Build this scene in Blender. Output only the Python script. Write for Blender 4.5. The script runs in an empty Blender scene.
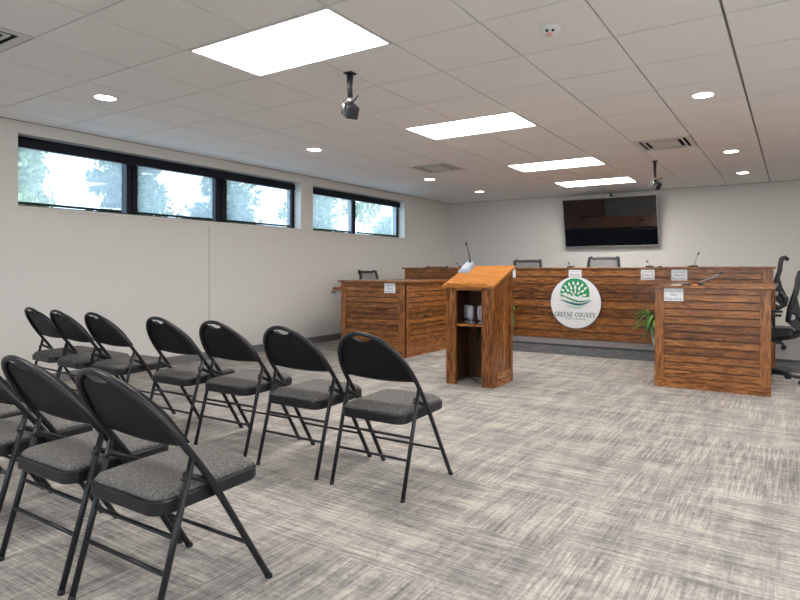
import bpy, bmesh, math, random
from mathutils import Vector, Matrix
random.seed(7)
S = bpy.context.scene
C = S.collection
PI = math.pi
CEIL = 2.56
U = .6096

# ------------------------------------------------------------------ materials
def new_mat(name):
    m = bpy.data.materials.new(name); m.use_nodes = True
    nt = m.node_tree
    return m, nt, nt.nodes['Principled BSDF']
def N(nt, t, **kw):
    n = nt.nodes.new(t)
    for k, v in kw.items():
        if k.startswith('i_'):
            n.inputs[k[2:].replace('_', ' ')].default_value = v
        else:
            setattr(n, k, v)
    return n
def L(nt, a, b): nt.links.new(a, b)
def simple(name, col, rough=.5, metal=0, bump=0, bscale=200, var=0, vscale=8, spec=.5):
    m, nt, b = new_mat(name)
    b.inputs['Base Color'].default_value = (*col, 1)
    b.inputs['Roughness'].default_value = rough
    b.inputs['Metallic'].default_value = metal
    b.inputs['Specular IOR Level'].default_value = spec
    tc = N(nt, 'ShaderNodeTexCoord')
    nz = N(nt, 'ShaderNodeTexNoise'); nz.inputs['Scale'].default_value = vscale; nz.inputs['Detail'].default_value = 3
    L(nt, tc.outputs['Object'], nz.inputs['Vector'])
    mx = N(nt, 'ShaderNodeMix', data_type='RGBA')
    mx.inputs[6].default_value = (*[c * (1 - var) for c in col], 1)
    mx.inputs[7].default_value = (*[min(1, c * (1 + var)) for c in col], 1)
    L(nt, nz.outputs['Fac'], mx.inputs[0]); L(nt, mx.outputs[2], b.inputs['Base Color'])
    if bump:
        n2 = N(nt, 'ShaderNodeTexNoise'); n2.inputs['Scale'].default_value = bscale; n2.inputs['Detail'].default_value = 2
        L(nt, tc.outputs['Object'], n2.inputs['Vector'])
        bp = N(nt, 'ShaderNodeBump'); bp.inputs['Strength'].default_value = bump; bp.inputs['Distance'].default_value = .004
        L(nt, n2.outputs['Fac'], bp.inputs['Height']); L(nt, bp.outputs['Normal'], b.inputs['Normal'])
    return m
def emit(name, col, strength):
    m, nt, b = new_mat(name)
    b.inputs['Base Color'].default_value = (*col, 1)
    b.inputs['Emission Color'].default_value = (*col, 1)
    b.inputs['Emission Strength'].default_value = strength
    return m
def wood(name, axis, dark, mid, light, rough=.27, fine=1.0):
    m, nt, b = new_mat(name)
    tc = N(nt, 'ShaderNodeTexCoord'); geo = N(nt, 'ShaderNodeNewGeometry')
    mul = N(nt, 'ShaderNodeMath', operation='MULTIPLY'); mul.inputs[1].default_value = 37.0
    L(nt, geo.outputs['Random Per Island'], mul.inputs[0])
    add = N(nt, 'ShaderNodeVectorMath', operation='ADD')
    L(nt, tc.outputs['Object'], add.inputs[0]); L(nt, mul.outputs[0], add.inputs[1])
    mp = N(nt, 'ShaderNodeMapping')
    sc = [24 * fine] * 3; sc['xyz'.index(axis)] = 3.2
    mp.inputs['Scale'].default_value = sc
    L(nt, add.outputs[0], mp.inputs['Vector'])
    n1 = N(nt, 'ShaderNodeTexNoise'); n1.inputs['Scale'].default_value = 1.0; n1.inputs['Detail'].default_value = 5
    n1.inputs['Roughness'].default_value = .65; n1.inputs['Distortion'].default_value = 2.6
    L(nt, mp.outputs[0], n1.inputs['Vector'])
    mp2 = N(nt, 'ShaderNodeMapping'); sc2 = [160 * fine] * 3; sc2['xyz'.index(axis)] = 9
    mp2.inputs['Scale'].default_value = sc2
    L(nt, add.outputs[0], mp2.inputs['Vector'])
    n2 = N(nt, 'ShaderNodeTexNoise'); n2.inputs['Scale'].default_value = 1.0; n2.inputs['Detail'].default_value = 2
    L(nt, mp2.outputs[0], n2.inputs['Vector'])
    mixf = N(nt, 'ShaderNodeMix'); mixf.inputs[0].default_value = .35
    L(nt, n1.outputs['Fac'], mixf.inputs[2]); L(nt, n2.outputs['Fac'], mixf.inputs[3])
    rn = N(nt, 'ShaderNodeMapRange'); rn.inputs['From Min'].default_value = 0; rn.inputs['From Max'].default_value = 1
    rn.inputs['To Min'].default_value = -.07; rn.inputs['To Max'].default_value = .07
    L(nt, geo.outputs['Random Per Island'], rn.inputs['Value'])
    ad = N(nt, 'ShaderNodeMath', operation='ADD')
    L(nt, mixf.outputs[0], ad.inputs[0]); L(nt, rn.outputs[0], ad.inputs[1])
    cr = N(nt, 'ShaderNodeValToRGB')
    e = cr.color_ramp.elements
    e[0].position = .36; e[0].color = (*dark, 1)
    e[1].position = .66; e[1].color = (*light, 1)
    k = e.new(.5); k.color = (*mid, 1)
    L(nt, ad.outputs[0], cr.inputs['Fac']); L(nt, cr.outputs['Color'], b.inputs['Base Color'])
    b.inputs['Roughness'].default_value = rough
    bp = N(nt, 'ShaderNodeBump'); bp.inputs['Strength'].default_value = .12; bp.inputs['Distance'].default_value = .003
    L(nt, ad.outputs[0], bp.inputs['Height']); L(nt, bp.outputs['Normal'], b.inputs['Normal'])
    return m
WD = ((.040, .013, .0045), (.215, .075, .0195), (.48, .198, .054))
M = {}
M['wood_x'] = wood('oak_grain_across', 'x', *WD)
M['wood_y'] = wood('oak_grain_along', 'y', *WD)
M['wood_z'] = wood('oak_grain_upright', 'z', *WD)
M['wood_top'] = wood('oak_golden_top', 'x', (.22, .072, .011), (.44, .165, .028), (.60, .26, .05), rough=.3)
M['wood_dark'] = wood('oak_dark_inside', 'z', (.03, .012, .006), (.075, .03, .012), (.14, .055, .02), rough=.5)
M['vinyl'] = wood('grey_vinyl_plank', 'x', (.075, .077, .085), (.14, .143, .155), (.23, .232, .245), rough=.45)
M['nosing'] = simple('step_nosing', (.05, .055, .065), .5)
M['wall'] = simple('greige_paint', (.69, .668, .635), .75, bump=.05, bscale=300, var=.01, spec=.2)
M['seam'] = simple('wall_joint', (.33, .32, .305), .8)
M['tile'] = simple('ceiling_tile', (.84, .815, .80), .9, bump=.25, bscale=450, var=.02, vscale=120, spec=.1)
M['tbar'] = simple('ceiling_grid', (.22, .21, .20), .6)
M['plenum'] = simple('plenum_dark', (.12, .12, .12), .9)
M['white_metal'] = simple('white_metal', (.72, .71, .70), .5)
M['vent_metal'] = simple('vent_metal', (.62, .60, .58), .5)
M['vent_dark'] = simple('vent_dark', (.012, .012, .014), .8)
M['base'] = simple('grey_base', (.17, .17, .175), .6)
M['frame'] = simple('window_frame', (.004, .006, .012), .4, spec=.2)
M['sill'] = simple('sill_paint', (.66, .62, .58), .5)
M['chair_metal'] = simple('charcoal_metal', (.009, .009, .012), .36, var=.1, spec=.42)
M['chair_panel'] = simple('charcoal_panel', (.0065, .0065, .009), .5, bump=.15, bscale=500, spec=.22)
M['rubber'] = simple('black_rubber', (.012, .012, .014), .7)
M['silver'] = simple('silver', (.62, .63, .65), .3, metal=.9)
M['silver_plastic'] = simple('silver_plastic', (.26, .32, .39), .32)
M['dark_plastic'] = simple('black_plastic', (.014, .015, .019), .4)
M['grey_plastic'] = simple('grey_plastic', (.35, .36, .41), .45)
M['bezel'] = simple('tv_bezel', (.42, .40, .38), .35, metal=.7)
M['screen'] = simple('tv_screen', (.004, .005, .008), .04, spec=.75)
M['paper'] = simple('white_paper', (.80, .81, .84), .8)
M['ink'] = simple('grey_ink', (.10, .10, .12), .8)
M['sign_white'] = simple('sign_white', (.80, .81, .83), .45)
M['sign_rim'] = simple('sign_rim', (.10, .08, .15), .5)
M['logo_green'] = simple('logo_green', (.012, .28, .10), .5)
M['logo_teal'] = simple('logo_teal', (.01, .16, .15), .5)
M['logo_pale'] = simple('logo_pale_green', (.30, .52, .36), .5)
M['logo_text'] = simple('logo_text', (.08, .13, .12), .5)
M['pot'] = simple('pot_white', (.68, .68, .72), .35)
M['soil'] = simple('soil', (.03, .02, .012), .9)
M['orange'] = simple('orange_plastic', (.75, .22, .03), .4)
M['chrome'] = simple('chrome', (.75, .75, .76), .15, metal=1)
M['lens_pink'] = simple('pink_lens', (.75, .30, .30), .3)
M['bark'] = simple('bark', (.12, .09, .07), .9)
M['panel_light'] = emit('led_panel', (1, .955, .90), 9.0)
M['down_light'] = emit('downlight_lens', (1, .94, .86), 14.0)

def leaf_mat(name, a, bcol):
    m, nt, b = new_mat(name)
    geo = N(nt, 'ShaderNodeNewGeometry'); mx = N(nt, 'ShaderNodeMix', data_type='RGBA')
    mx.inputs[6].default_value = (*a, 1); mx.inputs[7].default_value = (*bcol, 1)
    L(nt, geo.outputs['Random Per Island'], mx.inputs[0]); L(nt, mx.outputs[2], b.inputs['Base Color'])
    b.inputs['Roughness'].default_value = .55
    return m
M['fern'] = leaf_mat('plant_leaf', (.05, .16, .03), (.25, .42, .10))
M['leaf_pine'] = leaf_mat('pine_needles', (.05, .09, .05), (.15, .21, .11))
M['leaf_pale'] = leaf_mat('pale_spring_leaves', (.22, .26, .10), (.40, .43, .19))
M['leaf_mid'] = leaf_mat('mid_green_leaves', (.12, .17, .08), (.24, .30, .14))

# upholstery weave of the folding chair seat
m, nt, b = new_mat('grey_tweed'); M['tweed'] = m
tc = N(nt, 'ShaderNodeTexCoord')
def noise(nt, vec, scale, sxyz=(1, 1, 1), detail=2, rough=.5, dist=0):
    mp = N(nt, 'ShaderNodeMapping'); mp.inputs['Scale'].default_value = sxyz
    L(nt, vec, mp.inputs['Vector'])
    n = N(nt, 'ShaderNodeTexNoise'); n.inputs['Scale'].default_value = scale; n.inputs['Detail'].default_value = detail
    n.inputs['Roughness'].default_value = rough; n.inputs['Distortion'].default_value = dist
    L(nt, mp.outputs[0], n.inputs['Vector'])
    return n.outputs['Fac']
def mixf(nt, f, a, b_):
    n = N(nt, 'ShaderNodeMix')
    if isinstance(f, (int, float)): n.inputs[0].default_value = f
    else: L(nt, f, n.inputs[0])
    L(nt, a, n.inputs[2]); L(nt, b_, n.inputs[3]); return n.outputs[0]
def ramp(nt, fac, stops):
    n = N(nt, 'ShaderNodeValToRGB'); e = n.color_ramp.elements
    e[0].position, e[0].color = stops[0][0], (*stops[0][1], 1)
    e[1].position, e[1].color = stops[-1][0], (*stops[-1][1], 1)
    for p, c in stops[1:-1]:
        k = e.new(p); k.color = (*c, 1)
    L(nt, fac, n.inputs['Fac']); return n.outputs['Color']
f1 = noise(nt, tc.outputs['Object'], 1, (420, 70, 100)); f2 = noise(nt, tc.outputs['Object'], 1, (60, 500, 100))
f = mixf(nt, .4, f1, f2)
L(nt, ramp(nt, f, [(.32, (.055, .052, .050)), (.5, (.125, .119, .113)), (.68, (.25, .24, .23))]), b.inputs['Base Color'])
b.inputs['Roughness'].default_value = .9; b.inputs['Specular IOR Level'].default_value = .15
bp = N(nt, 'ShaderNodeBump'); bp.inputs['Strength'].default_value = .4; bp.inputs['Distance'].default_value = .002
L(nt, f, bp.inputs['Height']); L(nt, bp.outputs['Normal'], b.inputs['Normal'])

# carpet tiles: streaks running both ways, patchy
m, nt, b = new_mat('carpet'); M['carpet'] = m
tc = N(nt, 'ShaderNodeTexCoord'); OB = tc.outputs['Object']
def sharp(v, lo, hi):
    n = N(nt, 'ShaderNodeMapRange', interpolation_type='SMOOTHSTEP'); n.inputs['From Min'].default_value = lo; n.inputs['From Max'].default_value = hi
    L(nt, v, n.inputs['Value']); return n.outputs[0]
sx = sharp(noise(nt, OB, 1, (2.6, 70, 1), 1, .5), .40, .60); sx2 = sharp(noise(nt, OB, 1, (7, 170, 1), 1, .5), .38, .62)
sy = sharp(noise(nt, OB, 1, (70, 2.6, 1), 1, .5), .40, .60); sy2 = sharp(noise(nt, OB, 1, (170, 7, 1), 1, .5), .38, .62)
hx = mixf(nt, .45, sx, sx2); hy = mixf(nt, .45, sy, sy2)
sc = N(nt, 'ShaderNodeVectorMath', operation='SCALE'); sc.inputs['Scale'].default_value = 1 / .5
L(nt, OB, sc.inputs[0])
fl = N(nt, 'ShaderNodeVectorMath', operation='FLOOR'); L(nt, sc.outputs[0], fl.inputs[0])
wn = N(nt, 'ShaderNodeTexWhiteNoise', noise_dimensions='2D'); L(nt, fl.outputs[0], wn.inputs['Vector'])
o1 = noise(nt, OB, 1, (3.4, 3.4, 1), 3, .6)
orient = mixf(nt, .6, wn.outputs['Value'], o1)
orr = N(nt, 'ShaderNodeMapRange'); orr.inputs['From Min'].default_value = .40; orr.inputs['From Max'].default_value = .60
orr.inputs['To Min'].default_value = .12; orr.inputs['To Max'].default_value = .88
L(nt, orient, orr.inputs['Value'])
h = mixf(nt, orr.outputs[0], hx, hy)
p1 = noise(nt, OB, 1, (1.6, 9, 1), 4, .65); p2 = noise(nt, OB, 1, (9, 1.6, 1), 4, .65)
pt = mixf(nt, .5, p1, p2)
p3 = noise(nt, OB, 1, (46, 46, 1), 2, .6)
pt2 = sharp(mixf(nt, .25, pt, p3), .38, .62)
tot = mixf(nt, .48, h, pt2)
col = ramp(nt, tot, [(.04, (.155, .147, .147)), (.32, (.255, .241, .234)), (.58, (.365, .340, .316)), (.90, (.54, .495, .44))])
L(nt, col, b.inputs['Base Color']); b.inputs['Roughness'].default_value = .95; b.inputs['Specular IOR Level'].default_value = .1
bp = N(nt, 'ShaderNodeBump'); bp.inputs['Strength'].default_value = .25; bp.inputs['Distance'].default_value = .003
L(nt, h, bp.inputs['Height']); L(nt, bp.outputs['Normal'], b.inputs['Normal'])

# glass and shade mesh
m, nt, b = new_mat('window_glass'); M['glass'] = m
out = nt.nodes['Material Output']; nt.nodes.remove(b)
tr = N(nt, 'ShaderNodeBsdfTransparent'); tr.inputs['Color'].default_value = (.78, .89, .96, 1)
gl = N(nt, 'ShaderNodeBsdfGlossy'); gl.inputs['Roughness'].default_value = .02
ms = N(nt, 'ShaderNodeMixShader'); ms.inputs[0].default_value = .05
L(nt, tr.outputs[0], ms.inputs[1]); L(nt, gl.outputs[0], ms.inputs[2]); L(nt, ms.outputs[0], out.inputs['Surface'])
m, nt, b = new_mat('clear_glass'); M['clear_glass'] = m
out = nt.nodes['Material Output']; nt.nodes.remove(b)
tr = N(nt, 'ShaderNodeBsdfTransparent'); tr.inputs['Color'].default_value = (.95, .97, .97, 1)
gl = N(nt, 'ShaderNodeBsdfGlossy'); gl.inputs['Roughness'].default_value = .02
ms = N(nt, 'ShaderNodeMixShader'); ms.inputs[0].default_value = .04
L(nt, tr.outputs[0], ms.inputs[1]); L(nt, gl.outputs[0], ms.inputs[2]); L(nt, ms.outputs[0], out.inputs['Surface'])
m, nt, b = new_mat('shade_mesh'); M['screen_mesh'] = m
out = nt.nodes['Material Output']; nt.nodes.remove(b)
tr = N(nt, 'ShaderNodeBsdfTransparent'); tr.inputs['Color'].default_value = (1, 1, 1, 1)
tl = N(nt, 'ShaderNodeBsdfTranslucent'); tl.inputs['Color'].default_value = (.9, .93, .95, 1)
tc = N(nt, 'ShaderNodeTexCoord'); w = noise(nt, tc.outputs['Object'], 1, (60, 60, 14), 2)
mr = N(nt, 'ShaderNodeMapRange'); mr.inputs['From Min'].default_value = .3; mr.inputs['From Max'].default_value = .7
mr.inputs['To Min'].default_value = .14; mr.inputs['To Max'].default_value = .26
L(nt, w, mr.inputs['Value'])
ms = N(nt, 'ShaderNodeMixShader'); L(nt, mr.outputs[0], ms.inputs[0])
L(nt, tr.outputs[0], ms.inputs[1]); L(nt, tl.outputs[0], ms.inputs[2]); L(nt, ms.outputs[0], out.inputs['Surface'])
m, nt, b = new_mat('chair_mesh'); M['net'] = m
out = nt.nodes['Material Output']
b.inputs['Base Color'].default_value = (.10, .105, .115, 1); b.inputs['Roughness'].default_value = .7
tr = N(nt, 'ShaderNodeBsdfTransparent'); tc = N(nt, 'ShaderNodeTexCoord')
w = noise(nt, tc.outputs['Object'], 1, (300, 300, 300), 1)
mr = N(nt, 'ShaderNodeMapRange'); mr.inputs['To Min'].default_value = .22; mr.inputs['To Max'].default_value = .42
L(nt, w, mr.inputs['Value'])
ms = N(nt, 'ShaderNodeMixShader'); L(nt, mr.outputs[0], ms.inputs[0])
L(nt, tr.outputs[0], ms.inputs[1]); L(nt, b.outputs[0], ms.inputs[2]); L(nt, ms.outputs[0], out.inputs['Surface'])
M['bounce_ground'] = simple('pale_bounce_ground', (.50, .49, .46), .9, var=.3, vscale=2)  # outside ground made pale so it bounces daylight up to the ceiling

# ------------------------------------------------------------------ geometry helpers
class MB:
    def __init__(self): self.bm = bmesh.new()
    def box(self, x0, x1, y0, y1, z0, z1, bev=0):
        r = bmesh.ops.create_cube(self.bm, size=1)
        vs = r['verts']
        for v in vs:
            v.co = Vector(((x0 + x1) / 2 + v.co.x * (x1 - x0), (y0 + y1) / 2 + v.co.y * (y1 - y0), (z0 + z1) / 2 + v.co.z * (z1 - z0)))
        if bev:
            es = list({e for v in vs for e in v.link_edges})
            bmesh.ops.bevel(self.bm, geom=es, offset=bev, segments=2, affect='EDGES', profile=.5)
        return self
    def tube(self, pts, r, n=10, caps=True, closed=False, flat=None):
        pts = [Vector(p) for p in pts]
        rings = []; K = len(pts)
        prev = None
        for i, p in enumerate(pts):
            if closed: t = pts[(i + 1) % K] - pts[i - 1]
            else: t = pts[min(i + 1, K - 1)] - pts[max(i - 1, 0)]
            t.normalize()
            if prev is None:
                a = Vector((0, 0, 1)) if abs(t.z) < .9 else Vector((1, 0, 0))
                nx = t.cross(a).normalized()
            else:
                nx = (prev - t * prev.dot(t)).normalized()
            prev = nx; ny = t.cross(nx)
            rr = r[i] if isinstance(r, (list, tuple)) else r
            ra, rb = (rr, rr) if flat is None else (rr, rr * flat)
            rings.append([self.bm.verts.new(p + nx * math.cos(2 * PI * k / n) * ra + ny * math.sin(2 * PI * k / n) * rb) for k in range(n)])
        seg = range(K if closed else K - 1)
        for i in seg:
            A, B = rings[i], rings[(i + 1) % K]
            for k in range(n):
                f = self.bm.faces.new((A[k], A[(k + 1) % n], B[(k + 1) % n], B[k])); f.smooth = True
        if caps and not closed:
            self.bm.faces.new(rings[0][::-1]); self.bm.faces.new(rings[-1])
        return self
    def lathe(self, prof, c=(0, 0, 0), n=24, axis='z'):
        rings = []
        for (r, h) in prof:
            ring = []
            for k in range(n):
                a = 2 * PI * k / n; x, y = r * math.cos(a), r * math.sin(a)
                p = (x, y, h) if axis == 'z' else ((x, h, y) if axis == 'y' else (h, x, y))
                ring.append(self.bm.verts.new(Vector(c) + Vector(p)))
            rings.append(ring)
        for A, B in zip(rings, rings[1:]):
            for k in range(n):
                f = self.bm.faces.new((A[k], A[(k + 1) % n], B[(k + 1) % n], B[k])); f.smooth = True
        self.bm.faces.new(rings[0][::-1]); self.bm.faces.new(rings[-1])
        return self
    def poly(self, pts, d):
        """outline extruded along vector d"""
        d = Vector(d); a = [self.bm.verts.new(Vector(p)) for p in pts]; b = [self.bm.verts.new(Vector(p) + d) for p in pts]
        self.bm.faces.new(a[::-1]); self.bm.faces.new(b); n = len(a)
        for k in range(n): self.bm.faces.new((a[k], a[(k + 1) % n], b[(k + 1) % n], b[k]))
        return self
    def ball(self, c, rx, ry, rz, n=14):
        r = bmesh.ops.create_uvsphere(self.bm, u_segments=n, v_segments=max(6, n // 2), radius=1)
        for v in r['verts']:
            v.co = Vector((c[0] + v.co.x * rx, c[1] + v.co.y * ry, c[2] + v.co.z * rz))
            for f in v.link_faces: f.smooth = True
        return self
    def rot(self, ang, axis, c=(0, 0, 0)):
        bmesh.ops.rotate(self.bm, verts=self.bm.verts, cent=c, matrix=Matrix.Rotation(ang, 3, axis)); return self
    def build(self, name, mat, parent=None, **props):
        bmesh.ops.recalc_face_normals(self.bm, faces=self.bm.faces)
        me = bpy.data.meshes.new(name); self.bm.to_mesh(me); self.bm.free()
        me.materials.append(mat if not isinstance(mat, str) else M[mat])
        o = bpy.data.objects.new(name, me); C.objects.link(o)
        if parent: o.parent = parent
        for k, v in props.items(): o[k] = v
        return o
def tag(o, label, cat, group=None):
    o['label'] = label; o['category'] = cat
    if group: o['group'] = group
    return o
def thing(name, label, cat, loc=(0, 0, 0), rz=0, group=None):
    o = bpy.data.objects.new(name, None); C.objects.link(o)
    o.location = loc; o.rotation_euler = (0, 0, rz); o.empty_display_size = .1
    return tag(o, label, cat, group)
def struct(o): o['kind'] = 'structure'; return o
def dup(root, loc, rz=None, label=None):
    r = root.copy(); C.objects.link(r); r.location = loc
    if rz is not None: r.rotation_euler = (0, 0, rz)
    if label: r['label'] = label
    for ch in list(root.children):
        c = ch.copy(); C.objects.link(c); c.parent = r
        for g in list(ch.children):
            d = g.copy(); C.objects.link(d); d.parent = c
    return r

# ------------------------------------------------------------------ room shell
XL, XR, YB, YF = -.52, 8.6, 9.06, -6.0
ZS = .135            # platform height
YS = 5.71            # platform front
struct(MB().box(XL, XR, YF, YB, -.1, 0).build('floor', 'carpet'))
# left wall with two strip window openings
W1 = (.883, 4.597, 1.735, 2.44); W2 = (4.85, 7.30, 1.725, 2.435)
w = MB()
ys = [YF - .2, W1[0], W1[1], W2[0], W2[1], YB + .2]
for i in range(5):
    if i == 1: spans = [(-.1, W1[2]), (W1[3], CEIL + .2)]
    elif i == 3: spans = [(-.1, W2[2]), (W2[3], CEIL + .2)]
    else: spans = [(-.1, CEIL + .2)]
    for z0, z1 in spans: w.box(XL - .3, XL, ys[i], ys[i + 1], z0, z1)
struct(w.build('wall_left', 'wall'))
struct(MB().box(XL, XR + .2, YB, YB + .2, -.1, CEIL + .2).build('wall_back', 'wall'))
w = MB()
for y0, y1, z0, z1 in ((YF, -4.5, -.1, CEIL + .2), (-4.5, 2.5, -.1, .75), (-4.5, 2.5, 2.35, CEIL + .2), (2.5, YB, -.1, CEIL + .2)): w.box(XR, XR + .2, y0, y1, z0, z1)
struct(w.build('wall_right', 'wall'))
w = MB()
for x0, x1, z0, z1 in ((XL, .6, -.1, CEIL + .2), (.6, 7.6, -.1, .25), (.6, 7.6, 2.35, CEIL + .2), (7.6, XR + .2, -.1, CEIL + .2)): w.box(x0, x1, YF - .2, YF, z0, z1)
struct(w.build('wall_front', 'wall'))
struct(MB().box(XL, XL + .003, 2.993, 2.999, .105, 1.70).build('trim_1', 'seam'))
struct(MB().box(XL, XL + .012, YF, YS, 0, .10).build('baseboard_left', 'base'))
struct(MB().box(XL, XR, YB - .012, YB, ZS, ZS + .10).build('baseboard_back', 'base'))

# ceiling: 2 x 2 ft tiles with narrow reveals, dark void above
lights = [(4, 1), (4, 5), (4, 9), (4, 12), (4, -3), (10, 1), (10, 5), (10, 9), (10, -3)]
vents = [(2, -1), (2, 8), (7, 8)]
skip = set()
for i, j in lights: skip |= {(i, j), (i + 1, j)}
for v in vents: skip.add(v)
w = MB(); g = .0055
for i in range(-1, 15):
    for j in range(-11, 16):
        if (i, j) in skip: continue
        x0, x1 = i * U, (i + 1) * U; y0, y1 = j * U, (j + 1) * U
        x0 = max(x0, XL); x1 = min(x1, XR); y0 = max(y0, YF); y1 = min(y1, YB)
        if x1 - x0 < .02 or y1 - y0 < .02: continue
        gl_ = .009 if i == 9 else g; gr_ = .009 if i == 8 else g
        w.box(x0 + gl_, x1 - gr_, y0 + g, y1 - g, CEIL, CEIL + .016)
struct(w.build('ceiling', 'tile'))
w = MB()
for i in range(0, 15): w.box(i * U - .012, i * U + .012, YF, YB, CEIL + .0165, CEIL + .03)
for j in range(-9, 15): w.box(XL, XR, j * U - .012, j * U + .012, CEIL + .0165, CEIL + .0295)
struct(w.build('trim_2', 'tbar'))
struct(MB().box(XL, XR, YF, YB, CEIL + .16, CEIL + .2).build('ceiling_deck', 'plenum'))
# thin shadow-line angle where the ceiling meets the walls
struct(MB().box(XL, XL + .016, YF, YB, CEIL - .004, CEIL).build('trim_3', 'tbar'))
struct(MB().box(XL, XR, YB - .016, YB, CEIL - .004, CEIL).build('trim_4', 'tbar'))

# platform
pf = struct(MB().box(XL, XR, YS + .012, YB, 0, ZS).build('floor_platform', 'vinyl'))
w = MB()
for k in range(8): w.box(XL + k * 1.22 - (.4 if k else 0), min(XR, XL + (k + 1) * 1.22 - .402), YS, YS + .012, 0, ZS - .022)
struct(w.build('trim_5', 'vinyl'))
struct(MB().box(XL, XR, YS - .012, YS + .05, ZS - .022, ZS + .003, .003).build('trim_6', 'nosing'))

# ------------------------------------------------------------------ windows
XG = -.66
def window(name, W, mulls):
    y0, y1, z0, z1 = W
    root = thing(name, '', '', (XG, y0, z0)); del root['label']; del root['category']
    root['kind'] = 'structure'
    H = z1 - z0; Wd = y1 - y0; fw = .05
    f = MB(); f.box(-.10, 0, 0, Wd, 0, .035); f.box(-.10, 0, 0, Wd, H - .05, H); f.box(-.10, 0, 0, fw, .035, H - .05); f.box(-.10, 0, Wd - fw, Wd, .035, H - .05)
    f.build('window_frame', 'frame', root)
    edges = [fw] + [v for a, b in mulls for v in (a - y0, b - y0)] + [Wd - fw]
    for a, b in mulls:
        a -= y0; b -= y0; c = (a + b) / 2
        if b - a > .1:
            MB().box(-.10, 0, a, c - .006, .035, H - .05).box(-.10, -.01, c - .006, c + .006, .035, H - .05).box(-.10, .004, c + .006, b, .035, H - .05).build('mullion', 'frame', root)
        else:
            MB().box(-.10, 0, a, b, .035, H - .05).build('mullion', 'frame', root)
    for k in range(0, len(edges), 2):
        MB().box(-.062, -.056, edges[k], edges[k + 1], .035, H - .05).build('pane', 'glass', root)
    MB().box(0, .148, 0, Wd, 0, .012).box(.14, .152, -.0, Wd, -.022, .012).build('window_sill', 'sill', root)
    return [(edges[k] + y0, edges[k + 1] + y0) for k in range(0, len(edges), 2)]
p1 = window('window_1', W1, [(2.017, 2.145), (3.199, 3.371)])
p2 = window('window_2', W2, [(5.95, 6.03)])
def shade(W, panes, label):
    y0, y1, z0, z1 = W
    r = thing('roller_shade', label, 'window shade', (XG, y0, z1), 0, 'roller shades in the strip windows')
    zt = -.035
    MB().box(.028, .098, .03, y1 - y0 - .075, zt - .088, zt, .006).build('valance', 'frame', r)
    MB().box(.06, .07, y1 - y0 - .075, y1 - y0 - .06, zt - .07, zt - .015).build('end_bracket', 'frame', r)
    for a, b in panes:
        MB().box(.034, .0352, a - y0 - .02, b - y0 - .075, z0 - z1 + .062, zt - .085).build('screen', 'screen_mesh', r)
        MB().box(.028, .044, a - y0 - .02, b - y0 - .075, z0 - z1 + .036, z0 - z1 + .062, .003).build('hem_bar', 'frame', r)
shade(W1, p1, 'navy roller shade valance over the three-pane strip window, sheer screens pulled down')
shade(W2, p2, 'navy roller shade valance over the two-pane strip window, sheer screens pulled down')

def added_window(name, ax, u0, u1, z0, z1, v, n):
    """unseen framed glazing added behind and beside the camera to let in more daylight"""
    root = bpy.data.objects.new(name, None); C.objects.link(root); root['kind'] = 'structure'
    def B(w, a, b_, c, d, t0, t1): return w.box(a, b_, v + t0, v + t1, c, d) if ax == 'x' else w.box(v + t0, v + t1, a, b_, c, d)
    f = MB(); B(f, u0, u1, z0, z0 + .05, -.04, .04); B(f, u0, u1, z1 - .05, z1, -.04, .04)
    for k in range(n + 1):
        c = u0 + .025 + (u1 - u0 - .05) * k / n; B(f, c - .025, c + .025, z0 + .05, z1 - .05, -.04, .04)
    f.build('window_frame', 'frame', root)
    B(MB(), u0 + .05, u1 - .05, z0 + .05, z1 - .05, -.003, .003).build('pane', 'clear_glass', root)
    ld = bpy.data.lights.new('daylight', 'AREA'); ld.shape = 'RECTANGLE'; ld.size = u1 - u0; ld.size_y = z1 - z0; ld.cycles.is_portal = True
    lo = bpy.data.objects.new('daylight', ld); C.objects.link(lo)
    if ax == 'x': lo.location = ((u0 + u1) / 2, v, (z0 + z1) / 2); lo.rotation_euler = (PI / 2, 0, PI)
    else: lo.location = (v, (u0 + u1) / 2, (z0 + z1) / 2); lo.rotation_euler = (PI / 2, 0, PI / 2)
added_window('window_added_1', 'x', .6, 7.6, .25, 2.35, YF - .1, 5)  # unseen windows, added to brighten walls and ceiling
added_window('window_added_2', 'y', -4.5, 2.5, .75, 2.35, XR + .1, 5)
for W_ in (W1, W2):
    ld = bpy.data.lights.new('daylight', 'AREA'); ld.shape = 'RECTANGLE'; ld.size = W_[1] - W_[0]; ld.size_y = W_[3] - W_[2]; ld.cycles.is_portal = True
    lo = bpy.data.objects.new('daylight', ld); C.objects.link(lo)
    lo.location = (XL - .31, (W_[0] + W_[1]) / 2, (W_[2] + W_[3]) / 2); lo.rotation_euler = (PI / 2, 0, -PI / 2)

# ------------------------------------------------------------------ ceiling fixtures
def panel_light(i, j, label):
    r = thing('light_panel', label, 'ceiling light', (i * U, j * U, CEIL), 0, 'rectangular ceiling light panels')
    a, b = 2 * U, U
    f = MB()
    f.box(.004, a - .004, .004, .024, -.003, .015); f.box(.004, a - .004, b - .024, b - .004, -.003, .015)
    f.box(.004, .024, .024, b - .024, -.003, .015); f.box(a - .024, a - .004, .024, b - .024, -.003, .015)
    f.build('frame', 'white_metal', r)
    MB().box(.024, a - .024, .024, b - .024, .002, .012).build('diffuser', 'panel_light', r)
PL = ['large bright ceiling light panel beside the hanging spotlight, closest to the folding chairs',
      'bright ceiling light panel above the open carpet, second one out from the TV-side pair',
      'bright ceiling light panel, next but one to the TV wall, above the lectern',
      'slim-looking bright ceiling light panel right in front of the TV wall']
for (i, j), lb in zip(lights[:4], PL): panel_light(i, j, lb)
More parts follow.
